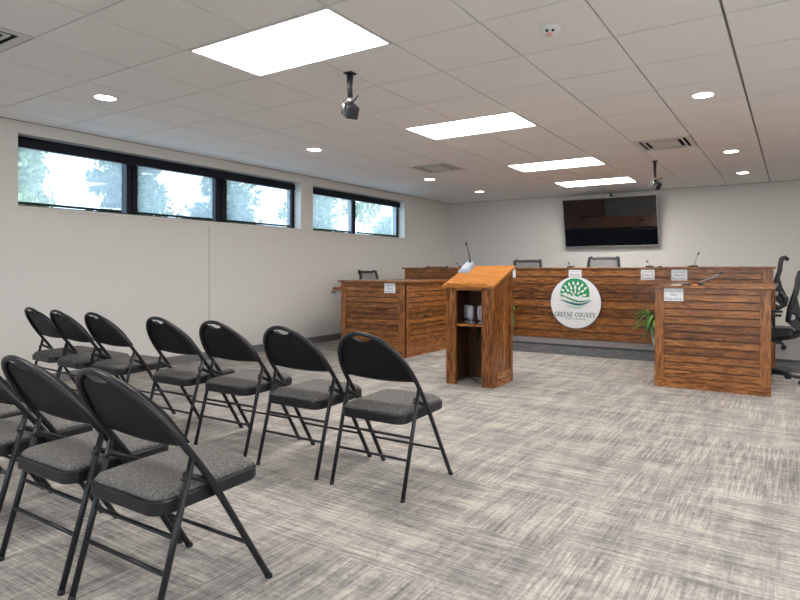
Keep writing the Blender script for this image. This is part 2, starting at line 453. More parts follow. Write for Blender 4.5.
for k, (i, j) in enumerate(lights[4:]):  # unseen panels, added to lift the light in the room
    panel_light(i, j, 'unseen ceiling light panel added to brighten the room, over its right and rear half')
def down(x, y, label):
    r = thing('downlight', label, 'ceiling light', (x, y, CEIL), 0, 'round recessed downlights')
    w = MB(); pts = [(.082 * math.cos(2 * PI * k / 28), .082 * math.sin(2 * PI * k / 28), -.003) for k in range(28)]
    w.tube(pts, .006, 8, closed=True).build('trim_ring', 'white_metal', r)
    MB().lathe([(.079, -.006), (.079, -.001)], n=28).build('lens', 'down_light', r)
dl = [(.945, .905, 'round recessed downlight above the three-pane window, nearest the camera on that side'),
      (.96, 3.33, 'round recessed downlight level with the gap between the two strip windows'),
      (.915, 5.94, 'small round downlight next to the ceiling vent on the window side'),
      (.92, 7.62, 'small round downlight nearest the corner of window wall and TV wall'),
      (5.187, 3.384, 'round recessed downlight above the end of the clerk desk at right, largest on that side'),
      (5.175, 6.0, 'middle one of the three round downlights over the right-hand desk'),
      (5.175, 7.79, 'round downlight nearest the TV wall over the right-hand desk')]
for x, y, lb in dl: down(x, y, lb)
def vent(i, j, label):
    r = thing('ceiling_vent', label, 'vent', (i * U, j * U, CEIL), 0, 'square ceiling air diffusers')
    a = U - .008; o = .004
    def ring(w, m0, m1, z0, z1):
        w.box(o + m0, a - m0, o + m0, o + m1, z0, z1); w.box(o + m0, a - m0, a - m1, a - m0, z0, z1)
        w.box(o + m0, o + m1, o + m1, a - m1, z0, z1); w.box(a - m1, a - m0, o + m1, a - m1, z0, z1); return w
    ring(MB(), 0, .05, -.004, .010).build('frame', 'vent_metal', r)
    MB().box(.045, a - .041, .045, a - .041, .11, .12).build('cavity', 'vent_dark', r)
    ring(MB(), .05, .054, .004, .11).build('cavity', 'vent_dark', r)
    ring(MB(), .085, .105, -.004, .004).build('blade', 'vent_metal', r)
    MB().box(.15, a - .146, .15, a - .146, -.006, .004, .002).build('plaque', 'vent_metal', r)
vent(2, -1, 'square ceiling air diffuser cut by the photo edge, above the nearest chairs')
vent(2, 8, 'square ceiling air diffuser on the window side, beside a small downlight')
vent(7, 8, 'square ceiling air diffuser beyond the hanging spotlight near the TV, on its right')
# hanging spotlights
def spot(x, y, zb, label):
    r = thing('ceiling_spotlight', label, 'spotlight', (x, y, CEIL), 0, 'spotlights hanging from the ceiling')
    d = CEIL - zb
    MB().box(-.035, .035, -.035, .035, -.010, 0, .003).build('mounting_plate', 'dark_plastic', r)
    MB().tube([(0, 0, -.01), (-.004, 0, -d * .5), (.004, 0, -d)], [.030, .024, .022], 10, flat=.7).build('drop_rod', 'dark_plastic', r)
    MB().tube([(0, 0, -d + .01), (0, 0, -d - .03)], .022, 12).build('swivel', 'chrome', r)
    rg = MB()
    pts = [(-.035 + .0, -.05 * math.cos(2 * PI * k / 20), -d - .065 + .05 * math.sin(2 * PI * k / 20)) for k in range(20)]
    rg.tube(pts, .009, 8, closed=True).rot(.5, 'Z', (0, 0, -d))
    rg.build('yoke', 'chrome', r)
    h = MB().box(-.045, .075, -.045, .045, -d - .125, -d - .035, .008)
    h.rot(.55, 'Y', (0, 0, -d - .07)).rot(-.5, 'Z').build('lamp_head', 'dark_plastic', r)
    MB().tube([(.02, 0, -d - .03), (.06, -.02, -d - .02), (.095, -.03, -d + .005)], .007, 8).build('clamp_lever', 'dark_plastic', r)
spot(3.064, 1.497, 2.37, 'black spotlight hanging on a short rod beside the largest light panel')
spot(4.26, 6.19, 2.33, 'black spotlight hanging on a short rod near the TV, beyond the square vent')
# ceiling sensor
r = thing('ceiling_sensor', 'small white domed ceiling sensor with two dark eyes and a pink lens', 'sensor', (4.588, 1.504, CEIL))
MB().lathe([(.062, 0), (.062, -.008), (.052, -.016), (.040, -.034), (.020, -.044)], n=28).build('housing', 'white_metal', r)
dv = Vector((5.82 - 4.588, -1.754 - 1.504, 0)).normalized(); sd = Vector((-dv.y, dv.x, 0))
for s in (-1, 1):
    p = dv * .038 + sd * .017 * s; MB().ball((p.x, p.y, -.029), .010, .010, .008).build('eye', 'dark_plastic', r)
p = dv * .018; MB().ball((p.x, p.y, -.044), .016, .016, .012).build('lens', 'lens_pink', r)

# ------------------------------------------------------------------ folding chairs
def chair_geo():
    r = thing('folding_chair', 'x', 'chair', (0, 0, 0), 0, 'black folding chairs with grey padded seats')
    HW = .232; TR = .0115
    def yz(z):            # side profile of the long tube
        # straight leg, a bend by the hinge, then a more upright back; smoothed over a few centimetres
        def raw(q):
            if q < .44: return .456 - .57 * q
            if q < .59: return .456 - .2508 - .72 * (q - .44)
            return .0972 - .68 * (q - .59)
        return sum(raw(z + d) for d in (-.03, -.015, 0, .015, .03)) / 5
    zb, zt = .55, .812
    path = []
    for k in range(8): z = .012 + (zb - .012) * k / 8; path.append((HW, yz(z), z))
    for k in range(0, 25):
        a = PI * k / 24
        z = zb + (zt - zb) * math.sin(a) ** .93; x = HW * math.cos(a)
        path.append((x, yz(z) , z))
    for k in range(7, -1, -1): z = .012 + (zb - .012) * k / 8; path.append((-HW, yz(z), z))
    MB().tube(path, TR, 12).build('frame', 'chair_metal', r)
    for s in (-1, 1):
        lg = MB().tube([(s * .228, .002, .012), (s * .229, .071, .27), (s * .231, .139, .53)], .0108, 10).build('leg', 'chair_metal', r)
        MB().tube([(s * .228, -.001, 0), (s * .228, .003, .016)], .0118, 10).build('foot_cap', 'rubber', lg)
        MB().tube([(s * HW, yz(0) + .002, 0), (s * HW, yz(.016), .016)], .0125, 10).build('foot_cap', 'rubber', r)
        # bracket: flat link between rear leg and long tube above the seat
        MB().tube([(s * .222, .118, .478), (s * .221, .165, .452), (s * .222, .232, .415)], .012, 8, flat=.85).build('bracket', 'chair_metal', r)
        MB().tube([(s * .214, .112, .462), (s * .243, .112, .462)], .0055, 8).build('hinge_pin', 'chair_metal', r)
    for z in (.293, .188):
        y = .002 + .27 * (z - .012) * .97
        MB().tube([(-.228, y, z), (.228, y, z)], .0072, 8).build('crossbar', 'chair_metal', r)
    MB().tube([(-HW, yz(.163), .163), (HW, yz(.163), .163)], .0072, 8).build('crossbar', 'chair_metal', r)
    # seat pan (rounded corners, tilted a touch) and cushion
    def outline(hw0, hw1, y0, y1, rad, n=6):
        P = []
        for cx, cy, a0 in ((hw1 - rad, y1 - rad, 0), (-hw1 + rad, y1 - rad, PI / 2), (-hw0 + rad, y0 + rad, PI), (hw0 - rad, y0 + rad, 3 * PI / 2)):
            for k in range(n + 1):
                a = a0 + PI / 2 * k / n; P.append((cx + rad * math.cos(a), cy + rad * math.sin(a)))
        return P
    def zt_(y): return .402 + .026 * y
    pan = MB(); P = outline(.206, .206, .030, .447, .055)
    lv = [(.99, -.042), (1, -.037), (1, -.003), (.985, .003)]
    rings = [[pan.bm.verts.new((x * s, .235 + (y - .235) * s, zt_(y) + h)) for x, y in P] for s, h in lv]
    n = len(P)
    for A, B in zip(rings, rings[1:]):
        for k in range(n): pan.bm.faces.new((A[k], A[(k + 1) % n], B[(k + 1) % n], B[k]))
    pan.bm.faces.new(rings[0][::-1]); pan.bm.faces.new(rings[-1])
    pn = pan.build('seat', 'chair_metal', r)
    cu = MB(); P = outline(.195, .195, .041, .436, .048)
    lv = [(1, 0), (1.0, .010), (.97, .020), (.88, .028), (.6, .034), (.25, .036)]
    rings = [[cu.bm.verts.new((x * s, .235 + (y - .235) * s, zt_(y) + h)) for x, y in P] for s, h in lv]
    for A, B in zip(rings, rings[1:]):
        for k in range(n):
            f = cu.bm.faces.new((A[k], A[(k + 1) % n], B[(k + 1) % n], B[k])); f.smooth = True
    f = cu.bm.faces.new(rings[-1]); f.smooth = True; cu.bm.faces.new(rings[0][::-1])
    cu.build('cushion', 'tweed', pn)
    # backrest panel, notch under the top of the arch for the hand hold
    def panel(off, thick, inset, notch, zlow):
        w = MB(); nx, nz = 36, 14
        lay = []
        for d in (off, off + thick):
            G = []
            for i in range(nx + 1):
                x = (HW - inset) * (-1 + 2 * i / nx) * .9995
                c = math.cos(math.asin(max(-1, min(1, x / (HW - inset + .0001)))))
                top = zb + (zt - inset - zb) * c ** .93
                if notch:
                    q = abs(x - 0) / .066
                    if q < 1: top -= .034 * (1 - q ** 3) 
                bot = zlow + .012 * (x / HW) ** 2
                top = max(top, bot + .012)
                col = []
                for k in range(nz + 1):
                    z = bot + (top - bot) * k / nz
                    bow = .016 * min(1, 6 * (1 - abs(x) / HW)) - .010 * (1 - (x / HW) ** 2)
                    col.append(w.bm.verts.new((x, yz(z) + d + bow * 1.0, z)))
                G.append(col)
            lay.append(G)
        for G in lay:
            for i in range(nx):
                for k in range(nz):
                    f = w.bm.faces.new((G[i][k], G[i + 1][k], G[i + 1][k + 1], G[i][k + 1])); f.smooth = True
        A, B = lay
        for i in range(nx):
            w.bm.faces.new((A[i][0], A[i + 1][0], B[i + 1][0], B[i][0])); w.bm.faces.new((A[i][nz], A[i + 1][nz], B[i + 1][nz], B[i][nz]))
        for k in range(nz):
            w.bm.faces.new((A[0][k], A[0][k + 1], B[0][k + 1], B[0][k])); w.bm.faces.new((A[nx][k], A[nx][k + 1], B[nx][k + 1], B[nx][k]))
        return w
    bk = panel(-.006, .006, .006, True, .552).build('backrest', 'chair_panel', r)
    panel(.002, .024, .013, True, .563).build('back_pad', 'chair_panel', bk)
    for s in (-1, 1):
        z = .755; MB().ball((s * .085, yz(z) - .002, z), .004, .003, .004, 8).build('rivet', 'chair_metal', bk)
    return r
ch0 = chair_geo()
row1 = [(3.965, ''), (3.39, ''), (2.775, ''), (2.20, ''), (1.415, ''), (.895, ''), (.385, '')]
lab1 = ['black folding chair standing at the open-carpet end of the front row, grey padded seat',
        'black folding chair in the front row, second in from the open-carpet end',
        'black folding chair in the front row, third in from the open-carpet end',
        'middle black folding chair of the seven in the front row',
        'black folding chair in the front row, third out from the window wall',
        'black folding chair in the front row, second out from the window wall',
        'black folding chair in the front row, the one nearest the window wall']
lab2 = ['large black folding chair nearest the camera, at the open-carpet end of the second row',
        'black folding chair in the second row, second in from the open-carpet end',
        'black folding chair in the second row, cut by the photo edge to half a seat',
        'black folding chair farthest along the second row, only a seat corner showing']
for k, ((x, _), lb) in enumerate(zip(row1, lab1)):
    rz = (.0, .0, .02, .0, -.02, -.05, -.06)[k]
    if k == 0: ch0.location = (x, .557, 0); ch0['label'] = lb
    else: dup(ch0, (x, .64 if k == 6 else .60 if k > 1 else .567, 0), rz, lb)
for x, lb in zip((3.937, 3.41, 2.83, 2.28), lab2): dup(ch0, (x, -.715, 0), 0, lb)
dup(ch0, (6.115, 1.66, 0), 0, 'folding chair outside the photo but for one foot on the carpet')

# ------------------------------------------------------------------ desks
def planked(w, axis, u0, u1, z0, z1, pitch, v, sgn, t=.014, gap=.012):
    """horizontal boards with open grooves; axis 'x': face lies in plane y=v; 'y': plane x=v; sgn: outward direction"""
    n = max(1, round((z1 - z0) / pitch)); p = (z1 - z0) / n
    for k in range(n):
        a, b = z0 + k * p + gap / 2, z0 + (k + 1) * p - gap / 2
        lo, hi = sorted((v, v + sgn * t))
        if axis == 'x': w.box(u0, u1, lo, hi, a, b, .0015)
        else: w.box(lo, hi, u0, u1, a, b, .0015)
    return w
def face(root, axis, u0, u1, z0, z1, v, sgn, stile, bot, top, pitch, name):
    """framed panel: two stiles, top and bottom rail, backing and boards"""
    T = .022
    def B(w, a, b, c, d, t0, t1, bev=0):
        lo, hi = sorted((v + sgn * t0, v + sgn * t1))
        return w.box(a, b, lo, hi, c, d, bev) if axis == 'x' else w.box(lo, hi, a, b, c, d, bev)
    g = 'wood_x' if axis == 'x' else 'wood_y'
    pn = B(MB(), u0, u1, z0, z1, -.03, 0).build(name, 'wood_dark', root)
    w = MB(); planked(w, axis, u0 + stile, u1 - stile, z0 + bot, z1 - top, pitch, v, sgn); w.build('boards', g, pn)
    for a, b in ((u0, u0 + stile), (u1 - stile, u1)): B(MB(), a, b, z0 + bot, z1, 0, T, .002).build('stile', 'wood_z', pn)
    B(MB(), u0, u1, z0, z0 + bot, 0, T, .002).build('rail', g, pn); B(MB(), u0 + stile, u1 - stile, z1 - top, z1, 0, T - .006, .002).build('rail', g, pn)
    return pn
# left clerk desk
r = thing('reception_desk', 'oak plank desk standing by the window wall, left of the lectern', 'desk', (.51, 4.32, 0))
Wd, Dp, H = 1.05, 1.36, .965
face(r, 'x', 0, Wd, 0, H, .022, -1, .085, .13, .05, .073, 'front_panel')
face(r, 'y', .022, Dp, 0, H, Wd - .022, 1, .085, .13, .05, .073, 'side_panel')
MB().box(0, .03, .06, Dp, 0, H).build('end_panel', 'wood_z', r)
MB().box(-.035, Wd + .035, -.035, Dp, H, H + .028, .004).build('countertop', 'wood_x', r)
# right clerk desk
r = thing('reception_desk', 'large oak plank desk standing closest to the camera, right of the sign', 'desk', (4.655, 4.16, 0))
Wd, Dp, H = .99, 1.5, .955
face(r, 'x', 0, Wd, 0, H, .022, -1, .09, .10, .05, .072, 'front_panel')
face(r, 'y', .022, Dp, 0, H, .022, -1, .085, .10, .05, .072, 'side_panel')
for y in (.03, Dp - .08): MB().box(Wd - .08, Wd, y, y + .08, 0, H).build('leg', 'wood_z', r)
MB().box(-.025, Wd + .025, -.03, Dp, H, H + .026, .004).build('countertop', 'wood_x', r)
# upper pieces on the platform
HU = 1.145 - ZS
r = thing('dais_desk', 'short oak desk section on the platform, behind the window-side desk', 'desk', (.43, 5.95, ZS))
face(r, 'x', 0, .95, 0, HU, .022, -1, .075, .11, .05, .075, 'front_panel')
MB().box(0, .03, .05, .33, 0, HU).build('end_panel', 'wood_z', r); MB().box(.92, .95, .05, .33, 0, HU).build('end_panel', 'wood_z', r)
MB().box(-.035, .975, -.03, .36, HU, HU + .025, .004).build('countertop', 'wood_x', r)
r = thing('dais_desk', 'short oak desk section on the platform, rising behind the right-hand front desk', 'desk', (4.48, 5.95, ZS))
face(r, 'x', 0, 1.13, 0, HU, .022, -1, .11, .11, .05, .075, 'front_panel')
MB().box(0, .03, .05, .33, 0, HU).build('end_panel', 'wood_z', r); MB().box(1.10, 1.13, .05, .33, 0, HU).build('end_panel', 'wood_z', r)
MB().box(-.025, 1.155, -.03, .36, HU, HU + .025, .004).build('countertop', 'wood_x', r)
r = thing('dais_desk', 'long oak plank desk on the platform carrying the round white sign', 'desk', (1.0, 6.335, ZS))
Wc = 3.78
pn = MB().box(0, Wc, .012, .045, 0, HU).build('front_panel', 'wood_dark', r)
w = MB(); planked(w, 'x', 0, Wc, .0, HU, .112, .012, -1, .016, .018); w.build('boards', 'wood_x', pn)
MB().box(0, .03, .05, .62, 0, HU).build('end_panel', 'wood_z', r); MB().box(Wc - .03, Wc, .05, .62, 0, HU).build('end_panel', 'wood_z', r)
MB().box(-.02, Wc + .02, -.018, .66, HU, HU + .022, .004).build('countertop', 'wood_x', r)

# ------------------------------------------------------------------ round sign
def clean_txt(parent, s, size, x, y, z, mat, name='lettering', width=None):
    cu = bpy.data.curves.new('t', 'FONT'); cu.body = s; cu.size = size; cu.align_x = 'CENTER'; cu.extrude = .0004
    o = bpy.data.objects.new('t', cu); C.objects.link(o)
    bpy.context.view_layer.update()
    me = bpy.data.meshes.new_from_object(o.evaluated_get(bpy.context.evaluated_depsgraph_get()))
    bpy.data.objects.remove(o)
    xs = [v.co.x for v in me.vertices]; k = 1 if not width else width / (max(xs) - min(xs))
    for v in me.vertices: v.co = Vector((x + v.co.x * k, y - v.co.z, z + v.co.y))
    me.materials.clear(); me.materials.append(M[mat])
    q = bpy.data.objects.new(name, me); C.objects.link(q); q.parent = parent
    return q
R0 = .372
sg = thing('round_sign', 'round white county sign with green tree emblem on the long oak desk', 'sign', (3.15, 6.323, .665))
MB().lathe([(R0, -.004), (R0, -.022)], n=64, axis='y').build('rim', 'sign_rim', sg)
MB().lathe([(R0 * .985, -.022), (R0 * .985, -.026)], n=64, axis='y').build('face', 'sign_white', sg)
yF = -.0265
def flat(w, pts, y=yF, d=.0012): w.poly([(x * R0, y, z * R0) for x, z in pts], (0, -d, 0))
# green dome, clipped by the first sweep
gp = []; cz, rr = .36, .575
for k in range(41):
    a = math.radians(-14 + 208 * k / 40); gp.append((-.02 + rr * math.cos(a), cz + rr * math.sin(a)))
w = MB(); flat(w, gp[:1] + gp[1:]); w.build('emblem_crown', 'logo_green', sg)
lv = MB()
bx, bz = -.05, .20
def leaf(cx, cz_, ang, l, wd):
    P = []
    for k in range(14):
        t = 2 * PI * k / 14; a = l * math.cos(t); b = wd * math.sin(t) * (1 - .35 * math.cos(t))
        P.append((cx + a * math.cos(ang) - b * math.sin(ang), cz_ + a * math.sin(ang) + b * math.cos(ang)))
    flat(lv, P, yF - .0013)
for rad, n, a0, a1, l, wd in ((.24, 5, 12, 158, .085, .032), (.40, 7, 14, 160, .085, .042), (.555, 8, 22, 150, .075, .042), (.68, 5, 55, 118, .055, .036)):
    for k in range(n):
        a = math.radians(a0 + (a1 - a0) * (k + .5 * 0) / (n - 1)); x = bx + .03 + rad * math.cos(a); z = bz + rad * math.sin(a) * 1.0
        if (x + .02) ** 2 + (z - cz) ** 2 < (rr - .06) ** 2: leaf(x, z, a, l, wd)
for p in ((-.09, .23, .9, .07, .045), (.0, .22, .2, .07, .04), (-.05, .30, 1.5, .06, .03), (-.15, .22, 2.6, .06, .03)): leaf(*p)
lv.build('emblem_leaves', 'sign_white', sg)
def sweep(x0, z0, x1, z1, dip, th, mat, lift=.0040):
    w = MB(); A, B = [], []
    for k in range(25):
        t = k / 24; x = x0 + (x1 - x0) * t; z = z0 + (z1 - z0) * t - dip * math.sin(PI * t) * (1 - .25 * t) + .03 * math.sin(2 * PI * t)
        h = th * math.sin(PI * min(1, max(0, .04 + .92 * t))) ** .8
        A.append((x, z + h / 2)); B.append((x, z - h / 2))
    flat(w, A + B[::-1], yF - lift); w.build('emblem_wave', mat, sg)
sweep(-.66, .36, .62, .17, .16, .11, 'sign_white', .0026)
sweep(-.67, .34, .60, .13, .17, .065, 'logo_green')
sweep(-.58, .10, .62, .09, .18, .085, 'logo_teal')
sweep(-.36, -.12, .43, -.06, .12, .04, 'logo_pale')
# serif capitals drawn stroke by stroke
def glyphs(s, x0, x1, zb_, h):
    thick, thin, ser = .20, .07, .26
    arc = lambda cx, cz_, rx, rz, a0, a1, n=14: [(cx + rx * math.cos(math.radians(a0 + (a1 - a0) * k / n)), cz_ + rz * math.sin(math.radians(a0 + (a1 - a0) * k / n))) for k in range(n + 1)]
    G = {'G': (.95, [(arc(.5, .5, .42, .46, 45, 300), 'c'), ([(.84, .08), (.84, .42)], thick), ([(.62, .42), (1.0, .42)], thin), ([(.82, .7), (.82, .95)], thin)]),
         'R': (.9, [([(.18, 0), (.18, 1)], thick), ([(.0, 0), (.38, 0)], thin), ([(0, 1), (.5, 1)], thin), (arc(.45, .74, .3, .26, 90, -90), .12), ([(.2, .48), (.45, .48)], thin), ([(.42, .48), (.88, 0)], thick), ([(.78, 0), (.98, 0)], thin)]),
         'E': (.8, [([(.18, 0), (.18, 1)], thick), ([(0, 0), (.74, 0)], thin), ([(0, 1), (.70, 1)], thin), ([(.2, .52), (.58, .52)], thin), ([(.72, 0), (.75, .24)], thin), ([(.69, 1), (.69, .78)], thin), ([(.58, .62), (.58, .42)], thin)]),
         'N': (1.0, [([(.14, 0), (.14, 1)], thin), ([(.14, 1), (.84, 0)], thick), ([(.84, 0), (.84, 1)], thin), ([(0, 0), (.30, 0)], thin), ([(0, 1), (.2, 1)], thin), ([(.70, 1), (.98, 1)], thin)]),
         'C': (.9, [(arc(.5, .5, .42, .46, 42, 318), 'c'), ([(.82, .68), (.82, .95)], thin), ([(.82, .08), (.82, .26)], thin)]),
         'O': (1.0, [(arc(.5, .5, .40, .46, 0, 360, 24), 'c')]),
         'U': (.98, [([(.18, 1), (.18, .35)] + arc(.5, .35, .32, .32, 180, 360) + [(.82, .35)], .13), ([(.82, .35), (.82, 1)], thin), ([(0, 1), (.36, 1)], thin), ([(.68, 1), (.96, 1)], thin)]),
         'T': (.9, [([(.45, 0), (.45, 1)], thick), ([(.02, 1), (.88, 1)], thin), ([(.27, 0), (.63, 0)], thin), ([(.04, 1), (.04, .76)], thin), ([(.86, 1), (.86, .76)], thin)]),
         'Y': (.92, [([(.12, 1), (.47, .48)], thick), ([(.82, 1), (.47, .48)], thin), ([(.47, 0), (.47, .5)], thick), ([(.28, 0), (.66, 0)], thin), ([(-.02, 1), (.3, 1)], thin), ([(.66, 1), (.94, 1)], thin)]),
         ' ': (.5, [])}
    tw = sum(G[c][0] + .12 for c in s); k = (x1 - x0) / tw; w = MB(); x = x0
    for c in s:
        adv, strokes = G[c]
        for pts, th in strokes:
            for a, b_ in zip(pts, pts[1:]):
                ax, az, bx_, bz_ = x + a[0] * k, zb_ + a[1] * h, x + b_[0] * k, zb_ + b_[1] * h
                d = Vector((bx_ - ax, bz_ - az)); ln = d.length
                if ln < 1e-6: continue
                d /= ln; t_ = th if th != 'c' else .07 + .15 * abs((a[0] + b_[0]) / 2 - .5) / .42
                n_ = Vector((-d.y, d.x)) * t_ * h / 2 * .9; e = d * .02 * h
                flat(w, [(ax - e.x + n_.x, az - e.y + n_.y), (bx_ + e.x + n_.x, bz_ + e.y + n_.y), (bx_ + e.x - n_.x, bz_ + e.y - n_.y), (ax - e.x - n_.x, az - e.y - n_.y)], yF - .0005 - random.random() * .0003)
        x += (adv + .12) * k
    return w
glyphs('GREENE COUNTY', -.82, .80, -.545, .17).build('lettering', 'logo_text', sg)
clean_txt(sg, 'NORTH CAROLINA', .030, 0, yF - .001, -.645 * R0, 'logo_text', width=.8 * R0)

# ------------------------------------------------------------------ name plates taped to the desks
def plate(x0, x1, z0, z1, y, lines, label):
    r = thing('name_sign', label, 'sign', ((x0 + x1) / 2, y, (z0 + z1) / 2), 0, 'paper name signs on the desks')
    w, h = x1 - x0, z1 - z0
    MB().box(-w / 2, w / 2, -.002, 0, -h / 2, h / 2).build('sheet', 'paper', r)
    hh = [(.72, .11), (.40, .22), (.08, .22)]
    for (zz, sz), t in zip(hh, lines):
        if t: clean_txt(r, t, h * sz * 1.25, 0, -.0025, -h / 2 + zz * h, 'ink', width=min(w * .9, w * (.085 if sz < .2 else .125) * len(t)))
plate(4.745, 4.918, .832, .958, 4.16, ('COUNTY ATTORNEY', 'Gay', 'Stanley'), 'white paper name sign on the right-hand front desk, largest of the signs')
plate(1.25, 1.425, .832, .958, 4.32, ('COUNTY MANAGER', 'Kyle', 'DeHaven'), 'white paper name sign on the front of the window-side desk')
plate(4.505, 4.690, 1.0, 1.135, 5.949, ('COMMISSIONER', 'Derek', 'Burress'), 'white paper name sign just above the right-hand front desk top, on the section behind')
plate(4.05, 4.228, 1.0, 1.135, 6.3285, ('COMMISSIONER', 'James T.', 'Shackleford'), 'white paper name sign on the long desk, between the plant and the right-hand desk')
plate(3.043, 3.232, 1.0, 1.135, 6.3285, ('COMMISSIONER', 'Bennie', 'Heath'), 'white paper name sign directly above the round white sign')
plate(2.03, 2.212, 1.015, 1.145, 6.3285, ('COMMISSIONER', '', ''), 'white paper name sign on the long desk half hidden by the lectern top')
plate(1.06, 1.24, 1.0, 1.12, 6.3285, ('COMMISSIONER', '', ''), 'white paper name sign showing between the window-side section and the lectern')

# ------------------------------------------------------------------ lectern
lx, ly = 2.845, 3.22; LW, LD = .525, .445
r = thing('lectern', 'tall oak lectern with open front, slanted golden top and one shelf', 'lectern', (lx, ly, 0))
ZF, ZK = .968, 1.138
def zt(y): return ZF + (ZK - ZF) * (y / LD)
for x0, x1 in ((0, .108), (LW - .125, LW)):
    MB().poly([(x0, 0, 0), (x1, 0, 0), (x1, 0, zt(0)), (x0, 0, zt(0))], (0, .03, 0)).build('front_stile', 'wood_z', r)
for s in (0, 1):
    xb = .016 if not s else LW - .024
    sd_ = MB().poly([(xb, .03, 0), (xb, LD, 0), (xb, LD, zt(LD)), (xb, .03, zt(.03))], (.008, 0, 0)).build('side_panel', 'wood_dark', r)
    X0 = 0 if not s else LW - .016; D3 = (.016, 0, 0)
    MB().poly([(X0, .03, 0), (X0, .085, 0), (X0, .085, zt(.085)), (X0, .03, zt(.03))], D3).build('stile', 'wood_z', sd_)
    MB().poly([(X0, LD - .06, 0), (X0, LD, 0), (X0, LD, zt(LD)), (X0, LD - .06, zt(LD - .06))], D3).build('stile', 'wood_z', sd_)
    MB().box(X0, X0 + .016, .085, LD - .06, 0, .135).build('rail', 'wood_y', sd_)
    MB().poly([(X0, .085, zt(.085) - .05), (X0, LD - .06, zt(LD - .06) - .05), (X0, LD - .06, zt(LD - .06)), (X0, .085, zt(.085))], D3).build('rail', 'wood_y', sd_)
    w = MB(); X1 = .012 if not s else LW - .016
    for k in range(4):
        ya = .0875 + k * .0745
        w.poly([(X1, ya, .135), (X1, ya + .068, .135), (X1, ya + .068, zt(ya + .068) - .05), (X1, ya, zt(ya) - .05)], (.004, 0, 0))
    w.build('boards', 'wood_z', sd_)
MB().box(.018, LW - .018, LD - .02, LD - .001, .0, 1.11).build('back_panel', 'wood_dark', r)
MB().box(.018, LW - .018, .04, LD - .02, .575, .597).build('shelf', 'wood_x', r)
MB().box(.108, LW - .125, .004, .026, .93, zt(0)).build('top_rail', 'wood_x', r)
sl = math.atan2(ZK - ZF, LD)
tp = MB()
def onslope(y, h): return (y, ZF + .001 + math.tan(sl) * y + h)
for (y0, y1, h0, h1, e) in ((-.036, LD + .03, 0, .024, .018),):
    tp.poly([(-e, *onslope(y0, h0)), (-e, *onslope(y1, h0)), (-e, *onslope(y1, h1)), (-e, *onslope(y0, h1))], (LW + 2 * e, 0, 0))
tb = tp.build('slanted_top', 'wood_top', r)
MB().poly([(.02, *onslope(-.026, .024)), (.02, *onslope(-.010, .024)), (.02, *onslope(-.010, .040)), (.02, *onslope(-.026, .040))], (LW - .08, 0, 0)).build('paper_ledge', 'wood_top', tb)
# desk microphone on the lectern
my, mx = .37, .035
zz = ZF + .001 + math.tan(sl) * my + .024
r = thing('microphone', 'silver desk microphone with black gooseneck on the lectern top', 'microphone', (lx + mx, ly + my, zz))
pts = [(-.07, -.09), (.07, -.09), (.055, .07), (-.055, .07)]
w = MB(); t = math.tan(sl)
lo = [w.bm.verts.new((x, y, t * y)) for x, y in pts]
hi = [w.bm.verts.new((x * .86, y * .94, t * y + hgt)) for (x, y), hgt in zip(pts, (.018, .018, .062, .062))]
w.bm.faces.new(lo[::-1]); w.bm.faces.new(hi)
for k in range(4): w.bm.faces.new((lo[k], lo[(k + 1) % 4], hi[(k + 1) % 4], hi[k]))
bmesh.ops.bevel(w.bm, geom=list(w.bm.edges), offset=.006, segments=2, affect='EDGES')
w.build('base', 'silver_plastic', r)
w = MB(); w.poly([(-.035, -.065, t * -.065 + .027), (.035, -.065, t * -.065 + .027), (.03, .03, t * .03 + .055), (-.03, .03, t * .03 + .055)], (0, -.001, .004)); w.build('control_panel', 'grey_plastic', r)
MB().tube([(.012, .05, .07), (.006, .048, .13), (-.008, .044, .19), (-.022, .035, .255)], [.008, .006, .006, .006], 10).build('gooseneck', 'dark_plastic', r)
MB().ball((-.025, .033, .272), .014, .014, .022).build('windscreen', 'dark_plastic', r)
# speakers on the shelf
def speaker(x, y, label):
    r = thing('desktop_speaker', label, 'speaker', (x, y, .597), 0, 'small grey desktop speakers on the lectern shelf')
    MB().lathe([(.032, 0), (.033, .006), (.022, .012), (.008, .02), (.008, .04)], n=16).build('foot', 'silver_plastic', r)
    w = MB(); P = []
    for k in range(20):
        a = 2 * PI * k / 20; cx, sz_ = math.cos(a), math.sin(a)
        P.append((.029 * math.copysign(abs(cx) ** .6, cx) * (1 + .12 * sz_), -.03, .105 + .07 * math.copysign(abs(sz_) ** .55, sz_)))
    w.poly(P, (0, .032, 0)); w.build('case', 'grey_plastic', r)
    MB().ball((0, -.03, .105), .021, .004, .045).build('grille', 'grey_plastic', r)
for x, lb in ((lx + .195, 'grey desktop speaker in the middle of the lectern shelf opening'), (lx + .30, 'grey desktop speaker half hidden behind the wide front stile of the lectern'),
              (lx + .08, 'shaded grey desktop speaker deep in the lectern shelf, beside the window-side stile')): speaker(x, ly + (.18 if x > lx + .1 else .3), lb)
tag(MB().tube([(lx + .20, ly + .36, .575), (lx + .19, ly + .30, .38), (lx + .205, ly + .26, .2), (lx + .20, ly + .2, .10), (lx + .22, ly + .14, .045), (lx + .30, ly + .10, .04)], .010, 8).build('power_cable', 'rubber'),
    'black cable hanging below the shelf inside the lectern', 'cable')

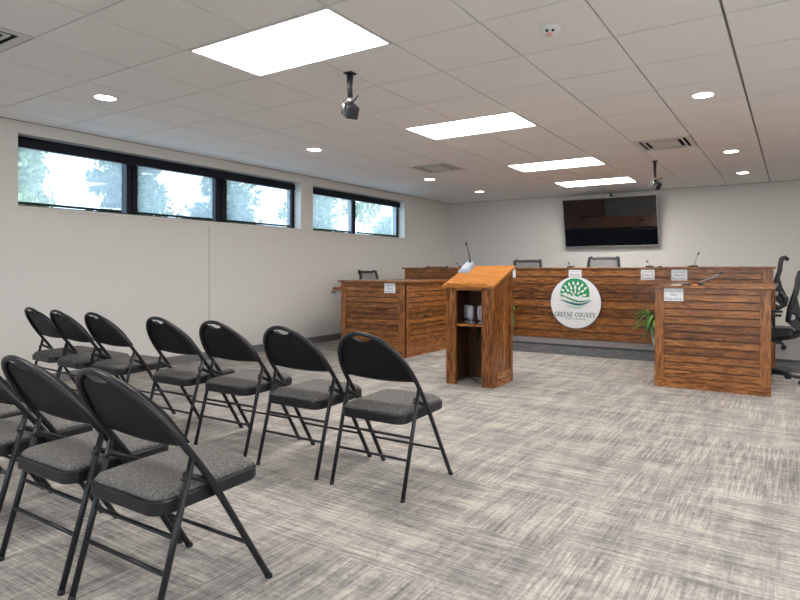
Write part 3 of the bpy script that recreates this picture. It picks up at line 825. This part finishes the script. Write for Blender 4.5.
# ------------------------------------------------------------------ desk microphones, paper, pen
def goose(x, y, z, pts, label):
    r = thing('gooseneck_microphone', label, 'microphone', (x, y, z), 0, 'gooseneck microphones on the desks')
    MB().box(-.045, .045, -.05, .05, 0, .022, .006).build('base', 'dark_plastic', r)
    MB().tube(pts, .0048, 8).build('gooseneck', 'grey_plastic', r)
    a, b = Vector(pts[-2]), Vector(pts[-1]); d = (b - a).normalized()
    MB().tube([b, b + d * .018, b + d * .045], [.008, .0095, .006], 10).build('capsule', 'dark_plastic', r)
TU = 1.17
goose(4.70, 6.45, 1.168, [(0, 0, .02), (.015, 0, .09), (.045, 0, .16)], 'thin gooseneck microphone standing on the desk section behind the right-hand desk')
goose(4.10, 6.62, 1.168, [(0, 0, .02), (-.008, 0, .045), (-.02, 0, .065)], 'short microphone on the long desk beside the low chair back near the right section')
goose(5.02, 4.35, .981, [(0, 0, .015), (.05, .0, .045), (.14, .0, .085), (.19, 0, .11)], 'gooseneck microphone leaning over the countertop of the right-hand front desk')
goose(.47, 6.02, 1.17, [(0, 0, .015), (-.04, 0, .0), (-.085, 0, .02)], 'bent microphone poking past the end of the window-side platform section') if False else None
goose(1.15, 6.55, 1.168, [(0, 0, .02), (-.03, 0, .04), (-.07, 0, .06)], 'small bent microphone beside the lectern microphone, on the desk beyond')
goose(2.0, 6.60, 1.168, [(0, 0, .02), (.02, 0, .05), (.05, 0, .085)], 'small microphone in front of the mesh chair next to the lectern')
goose(2.98, 6.6, 1.168, [(0, 0, .02), (-.01, 0, .03), (-.02, 0, .045)], 'small microphone in front of the tall mesh chair above the round sign')
tag(MB().box(4.79, 4.98, 4.22, 4.42, .981, .9835).build('sheet_of_paper', 'paper'), 'white sheet lying on the right-hand front desk top', 'paper')
r = thing('pen', 'black and orange pen lying on the right-hand front desk top', 'pen', (4.96, 4.17, .990))
MB().tube([(-.06, 0, 0), (.03, 0, 0)], .0075, 8).build('barrel', 'dark_plastic', r)
MB().tube([(.03, 0, 0), (.085, 0, 0)], .0078, 8).build('cap', 'orange', r)

# ------------------------------------------------------------------ mesh office chairs (face +x)
def office_chair(loc, rz, H, label):
    r = thing('office_chair', label, 'chair', loc, rz, 'black mesh office chairs behind the desks')
    dz = H - 1.12
    bs = MB()
    bs.lathe([(.045, .07), (.05, .10), (.03, .13)], n=16)
    for k in range(5):
        a = 2 * PI * k / 5 + .35; c_, s_ = math.cos(a), math.sin(a)
        bs.tube([(.03 * c_, .03 * s_, .105), (.17 * c_, .17 * s_, .095), (.30 * c_, .30 * s_, .072)], [.028, .022, .016], 8)
    b = bs.build('base', 'dark_plastic', r)
    for k in range(5):
        a = 2 * PI * k / 5 + .35; c_, s_ = math.cos(a), math.sin(a)
        w = MB()
        for o in (-.014, .014):
            w.tube([(.30 * c_ - s_ * (o - .009), .30 * s_ + c_ * (o - .009), .028), (.30 * c_ - s_ * (o + .009), .30 * s_ + c_ * (o + .009), .028)], .028, 14)
        w.tube([(.30 * c_, .30 * s_, .03), (.30 * c_, .30 * s_, .075)], .009, 8); w.build('caster', 'rubber', b)
    MB().tube([(0, 0, .10), (0, 0, .26)], .026, 12).tube([(0, 0, .26), (0, 0, .43 + dz)], .015, 12).build('gas_lift', 'dark_plastic', r)
    MB().box(-.12, .12, -.09, .09, .41 + dz, .455 + dz, .012).tube([(.04, .08, .43 + dz), (.04, .25, .44 + dz)], .008, 8).build('tilt_mechanism', 'dark_plastic', r)
    MB().box(-.22, .27, -.25, .25, .455 + dz, .53 + dz, .035).build('seat', 'chair_panel', r)
    prof = [(-.325, 1.095), (-.30, 1.118), (-.27, 1.105), (-.255, 1.05), (-.245, .95), (-.215, .85), (-.185, .75), (-.17, .64)]
    fr = MB(); hwf = lambda z: .255 - .03 * abs(z - .9) / .25
    left = [(x, hwf(z) - (.05 if k == 0 else .02 if k == 1 else 0), z + dz) for k, (x, z) in enumerate(prof)]
    right = [(x, -y, z) for x, y, z in left]
    loop = left[::-1] + [(left[0][0], y, left[0][2] + .006) for y in (.12, .04, -.04, -.12)] + right
    fr.tube(loop, .024, 8, closed=True)
    bk = fr.build('backrest_frame', 'dark_plastic', r)
    w = MB()
    for layer in (0,):
        G = [[w.bm.verts.new((x, y * (2 * q / 8 - 1), z)) for q in range(9)] for x, y, z in left]
        for A, B in zip(G, G[1:]):
            for q in range(8): f = w.bm.faces.new((A[q], A[q + 1], B[q + 1], B[q])); f.smooth = True
    nm = w.build('mesh_panel', 'net', bk)
    so = nm.modifiers.new('thick', 'SOLIDIFY'); so.thickness = .004
    # rear spine loop and pivot knob
    w = MB()
    for s in (-.07, .07):
        w.tube([(-.20, s, .70 + dz), (-.27, s, .665 + dz), (-.315, s, .60 + dz), (-.30, s, .53 + dz), (-.22, s, .475 + dz), (-.08, s, .44 + dz)], [.024, .034, .042, .042, .034, .024], 10, flat=.8)
        o_ = .012 if s > 0 else -.012
        w.poly([(x, s - o_, z + dz) for x, z in ((-.245, .87), (-.205, .86), (-.165, .72), (-.17, .60), (-.25, .53), (-.32, .56), (-.325, .63), (-.275, .74))], (0, 2 * o_, 0))
    w.build('back_support', 'dark_plastic', r)
    for s in (-1, 1):
        MB().tube([(-.205, s * .085, .665 + dz), (-.205, s * .11, .665 + dz)], .028, 14).build('pivot_knob', 'grey_plastic', r)
        MB().tube([(-.05, s * .26, .47 + dz), (-.04, s * .30, .52 + dz), (-.02, s * .30, .68 + dz)], .016, 8).box(-.12, .12, s * .30 - .04, s * .30 + .04, .68 + dz, .705 + dz, .01).build('armrest', 'dark_plastic', r)
    return r
CX1, CX2, CX3, CX4 = 1.92, 3.22, 0.0, 4.26
office_chair((5.60, 5.0, 0), PI, 1.12, 'black office chair standing on the carpet beside the end of the right-hand desk')
office_chair((5.42, 6.72, ZS), PI, 1.155, 'black office chair on the platform behind the short right-hand desk section, seen in profile')
office_chair((.17, 5.70, 0), .1, 1.115, 'black mesh chair back showing above the window-side desk top')
office_chair((CX1, 7.22, ZS), -PI / 2, 1.165, 'mesh office chair showing its back over the long desk, beside the lectern')
office_chair((CX2, 7.22, ZS), -PI / 2, 1.20, 'mesh office chair showing tallest over the long desk, above the round sign')
office_chair((CX3, 7.35, ZS), -PI / 2, 1.055, 'low office chair whose rounded back just clears the window-side platform section')
office_chair((CX4, 7.35, ZS), -PI / 2, 1.04, 'low office chair whose rounded back just clears the desk near the right-hand section')

# ------------------------------------------------------------------ television
r = thing('television', 'large black flat-screen television tilted down on the TV wall', 'television', (2.925, 9.0, 1.54))
TW, TH = 1.71, .935; tilt = math.atan2(.21, .93)
def tv(w): return w.rot(tilt, 'X')
tv(MB().box(-TW / 2, TW / 2, -.02, .035, 0, TH, .006)).build('housing', 'bezel', r)
tv(MB().box(-TW / 2 + .012, TW / 2 - .012, -.0225, -.0195, .045, TH - .012)).build('screen', 'screen', r)
tv(MB().box(-TW / 2, TW / 2, -.024, -.019, 0, .044, .002)).build('lower_bezel', 'bezel', r)
tv(MB().ball((0, -.026, .022), .010, .003, .006)).build('indicator', 'lens_pink', r)
MB().box(-.25, .25, -.02, .055, .30, .62).build('wall_mount', 'dark_plastic', r)
r = thing('webcam', 'small black webcam on the top edge of the television', 'camera', (2.925 + .06, 8.80, 2.455))
MB().box(-.03, .03, -.03, .03, 0, .015, .003).build('clip', 'dark_plastic', r)
MB().box(-.022, .022, -.03, .02, .015, .062, .008).build('camera_body', 'dark_plastic', r)

# ------------------------------------------------------------------ handrail on the window wall
r = thing('handrail', 'wooden handrail fixed to the window wall beside the oak desk', 'handrail', (XL, 5.23, .84))
MB().tube([(.085, 0, 0), (.085, 1.2, .0), (.085, 2.4, .0)], .022, 12).build('rail', 'wood_y', r)
for y in (.06, 1.2, 2.3):
    MB().tube([(.0, y, -.07), (.05, y, -.075), (.085, y, -.045), (.085, y, -.015)], .008, 8).lathe([(.03, 0), (.03, .008)], (0, y, -.07), 14, 'x').build('bracket', 'silver', r)

# ------------------------------------------------------------------ plants
def plant(x, y, label, seed):
    rnd = random.Random(seed)
    r = thing('potted_plant', label, 'plant', (x, y, ZS), 0, 'potted plants on the platform')
    MB().lathe([(.055, 0), (.062, .10), (.072, .24), (.078, .27), (.068, .27), (.062, .245)], n=28).build('pot', 'pot', r)
    MB().lathe([(.060, .235), (.060, .25)], n=20).build('soil', 'soil', r)
    w = MB()
    for k in range(84):
        a = rnd.uniform(0, 2 * PI); reach = rnd.uniform(.16, .42); rise = rnd.uniform(.04, .24); droop = rnd.uniform(.02, .26)
        if math.cos(a) > .2: reach = min(reach, .15)
        elif abs(math.sin(a)) > .75: reach = min(reach, .22)
        wd = rnd.uniform(.016, .030); ca, sa = math.cos(a), math.sin(a); prev = None
        for q in range(8):
            t_ = q / 7; d = reach * t_; z = .25 + rise * math.sin(PI * .62 * t_) * 1.1 - droop * t_ ** 3
            hw = wd * math.sin(PI * min(.98, .12 + .86 * t_)) ** .8
            A = w.bm.verts.new((ca * d - sa * hw, sa * d + ca * hw, z)); Mv = w.bm.verts.new((ca * d, sa * d, z - .006)); B = w.bm.verts.new((ca * d + sa * hw, sa * d - ca * hw, z))
            if prev:
                for f in (w.bm.faces.new((prev[0], A, Mv, prev[1])), w.bm.faces.new((prev[1], Mv, B, prev[2]))): f.smooth = True
            prev = (A, Mv, B)
    o = w.build('foliage', 'fern', r)
    so = o.modifiers.new('thick', 'SOLIDIFY'); so.thickness = .0012
plant(4.31, 6.08, 'leafy green plant in a white pot on the platform beside the right-hand front desk', 3)
plant(2.17, 6.05, 'leafy green plant peeking out on the platform behind the lectern', 5)

# ------------------------------------------------------------------ outside
struct(MB().box(-120, 90, -90, 120, -.6, -.5).build('ground', 'bounce_ground'))
def tree(x, y, h, rad, mat, n, size, label, seed, base=.3):
    rnd = random.Random(seed)
    r = thing('tree', label, 'tree', (x, y, -.5), 0, 'trees outside the windows')
    tr = MB().tube([(0, 0, 0), (.1, .05, h * .4), (0, .1, h * .92)], [.22, .16, .04], 10)
    blobs = []
    for k in range(15):
        t_ = base + (1 - base) * (k + .5) / 15; a = rnd.uniform(0, 2 * PI)
        rr_ = rad * math.sin(PI * min(.95, .25 + .65 * (1 - t_))) * rnd.uniform(.3, .85)
        c = Vector((rr_ * math.cos(a), rr_ * math.sin(a), h * t_)); blobs.append((c, rad * rnd.uniform(.28, .48)))
        tr.tube([(0, 0, h * t_ * .85), tuple(c)], [.06, .02], 6)
    tr.build('trunk', 'bark', r)
    w = MB()
    for k in range(n):
        c, br = rnd.choice(blobs); d = Vector((rnd.gauss(0, 1), rnd.gauss(0, 1), rnd.gauss(0, .75))).normalized() * br * rnd.random() ** .4
        p = c + d; u = Vector((rnd.gauss(0, 1), rnd.gauss(0, 1), rnd.gauss(0, 1))).normalized(); v = u.orthogonal().normalized()
        s_ = size * rnd.uniform(.6, 1.3)
        w.bm.faces.new([w.bm.verts.new(p + u * s_), w.bm.verts.new(p + v * s_ * .5), w.bm.verts.new(p - u * s_), w.bm.verts.new(p - v * s_ * .5)])
    w.build('foliage', mat, r)
tree(-22, 8.6, 8.3, 2.6, 'leaf_pale', 5200, .16, 'pale spring-green tree outside at the near end of the three-pane window', 1)
tree(-25, 16.0, 8.6, 3.0, 'leaf_pine', 7500, .17, 'dark pine outside behind the first mullion of the three-pane window', 2)
tree(-24, 22.5, 6.9, 3.0, 'leaf_pine', 6000, .17, 'lower dark pine outside the middle pane of the three-pane window', 4)
tree(-26, 33.0, 9.5, 3.6, 'leaf_mid', 6000, .2, 'bushy green tree outside the last pane of the three-pane window', 6)
tree(-26, 43.0, 7.0, 3.0, 'leaf_mid', 4000, .2, 'green tree low outside the near pane of the two-pane window', 8)
tree(-30, 66.0, 9.2, 4.0, 'leaf_mid', 4500, .25, 'green tree low outside the far pane of the two-pane window', 9)
tree(-30, 13.0, 7.4, 3.0, 'leaf_pale', 4500, .17, 'pale tree outside between the spring-green tree and the pine', 10)

# ------------------------------------------------------------------ sky
W = bpy.data.worlds.new('sky'); S.world = W; W.use_nodes = True
nt = W.node_tree; bg = nt.nodes['Background']
tc = N(nt, 'ShaderNodeTexCoord')
nz = noise(nt, tc.outputs['Generated'], 1, (4, 4, 9), 6, .6)
cl = ramp(nt, nz, [(.40, (.42, .68, 1.0)), (.50, (.85, .93, 1.0)), (.57, (1, .99, .97))])
L(nt, cl, bg.inputs['Color']); bg.inputs['Strength'].default_value = 2.2

sl_ = bpy.data.lights.new('sun', 'SUN'); sl_.energy = 2.2; sl_.angle = .02; sl_.color = (1, .95, .87)
so_ = bpy.data.objects.new('sun', sl_); C.objects.link(so_); so_.location = (20, 40, 30)
so_.rotation_euler = Vector((-.42, -.72, -.62)).to_track_quat('-Z', 'Y').to_euler()
# ------------------------------------------------------------------ camera
cam = bpy.data.cameras.new('camera'); co = bpy.data.objects.new('camera', cam); C.objects.link(co)
co.location = (5.8232, -1.7544, 1.13); co.rotation_euler = (PI / 2, 0, .543733)
cam.sensor_width = 36; cam.lens = 580.13 / 800 * 36
cam.shift_x = -(443.62 - 400) / 800; cam.shift_y = -(300 - 270.02) / 800
cam.clip_start = .05; cam.clip_end = 300
S.camera = co
S.view_settings.view_transform = 'Standard'; S.view_settings.look = 'None'; S.view_settings.gamma = 1
S.view_settings.exposure = 1.05; S.view_settings.use_curve_mapping = False
S.cycles.use_denoising = True
S.cycles.max_bounces = 12; S.cycles.diffuse_bounces = 8; S.cycles.transparent_max_bounces = 16
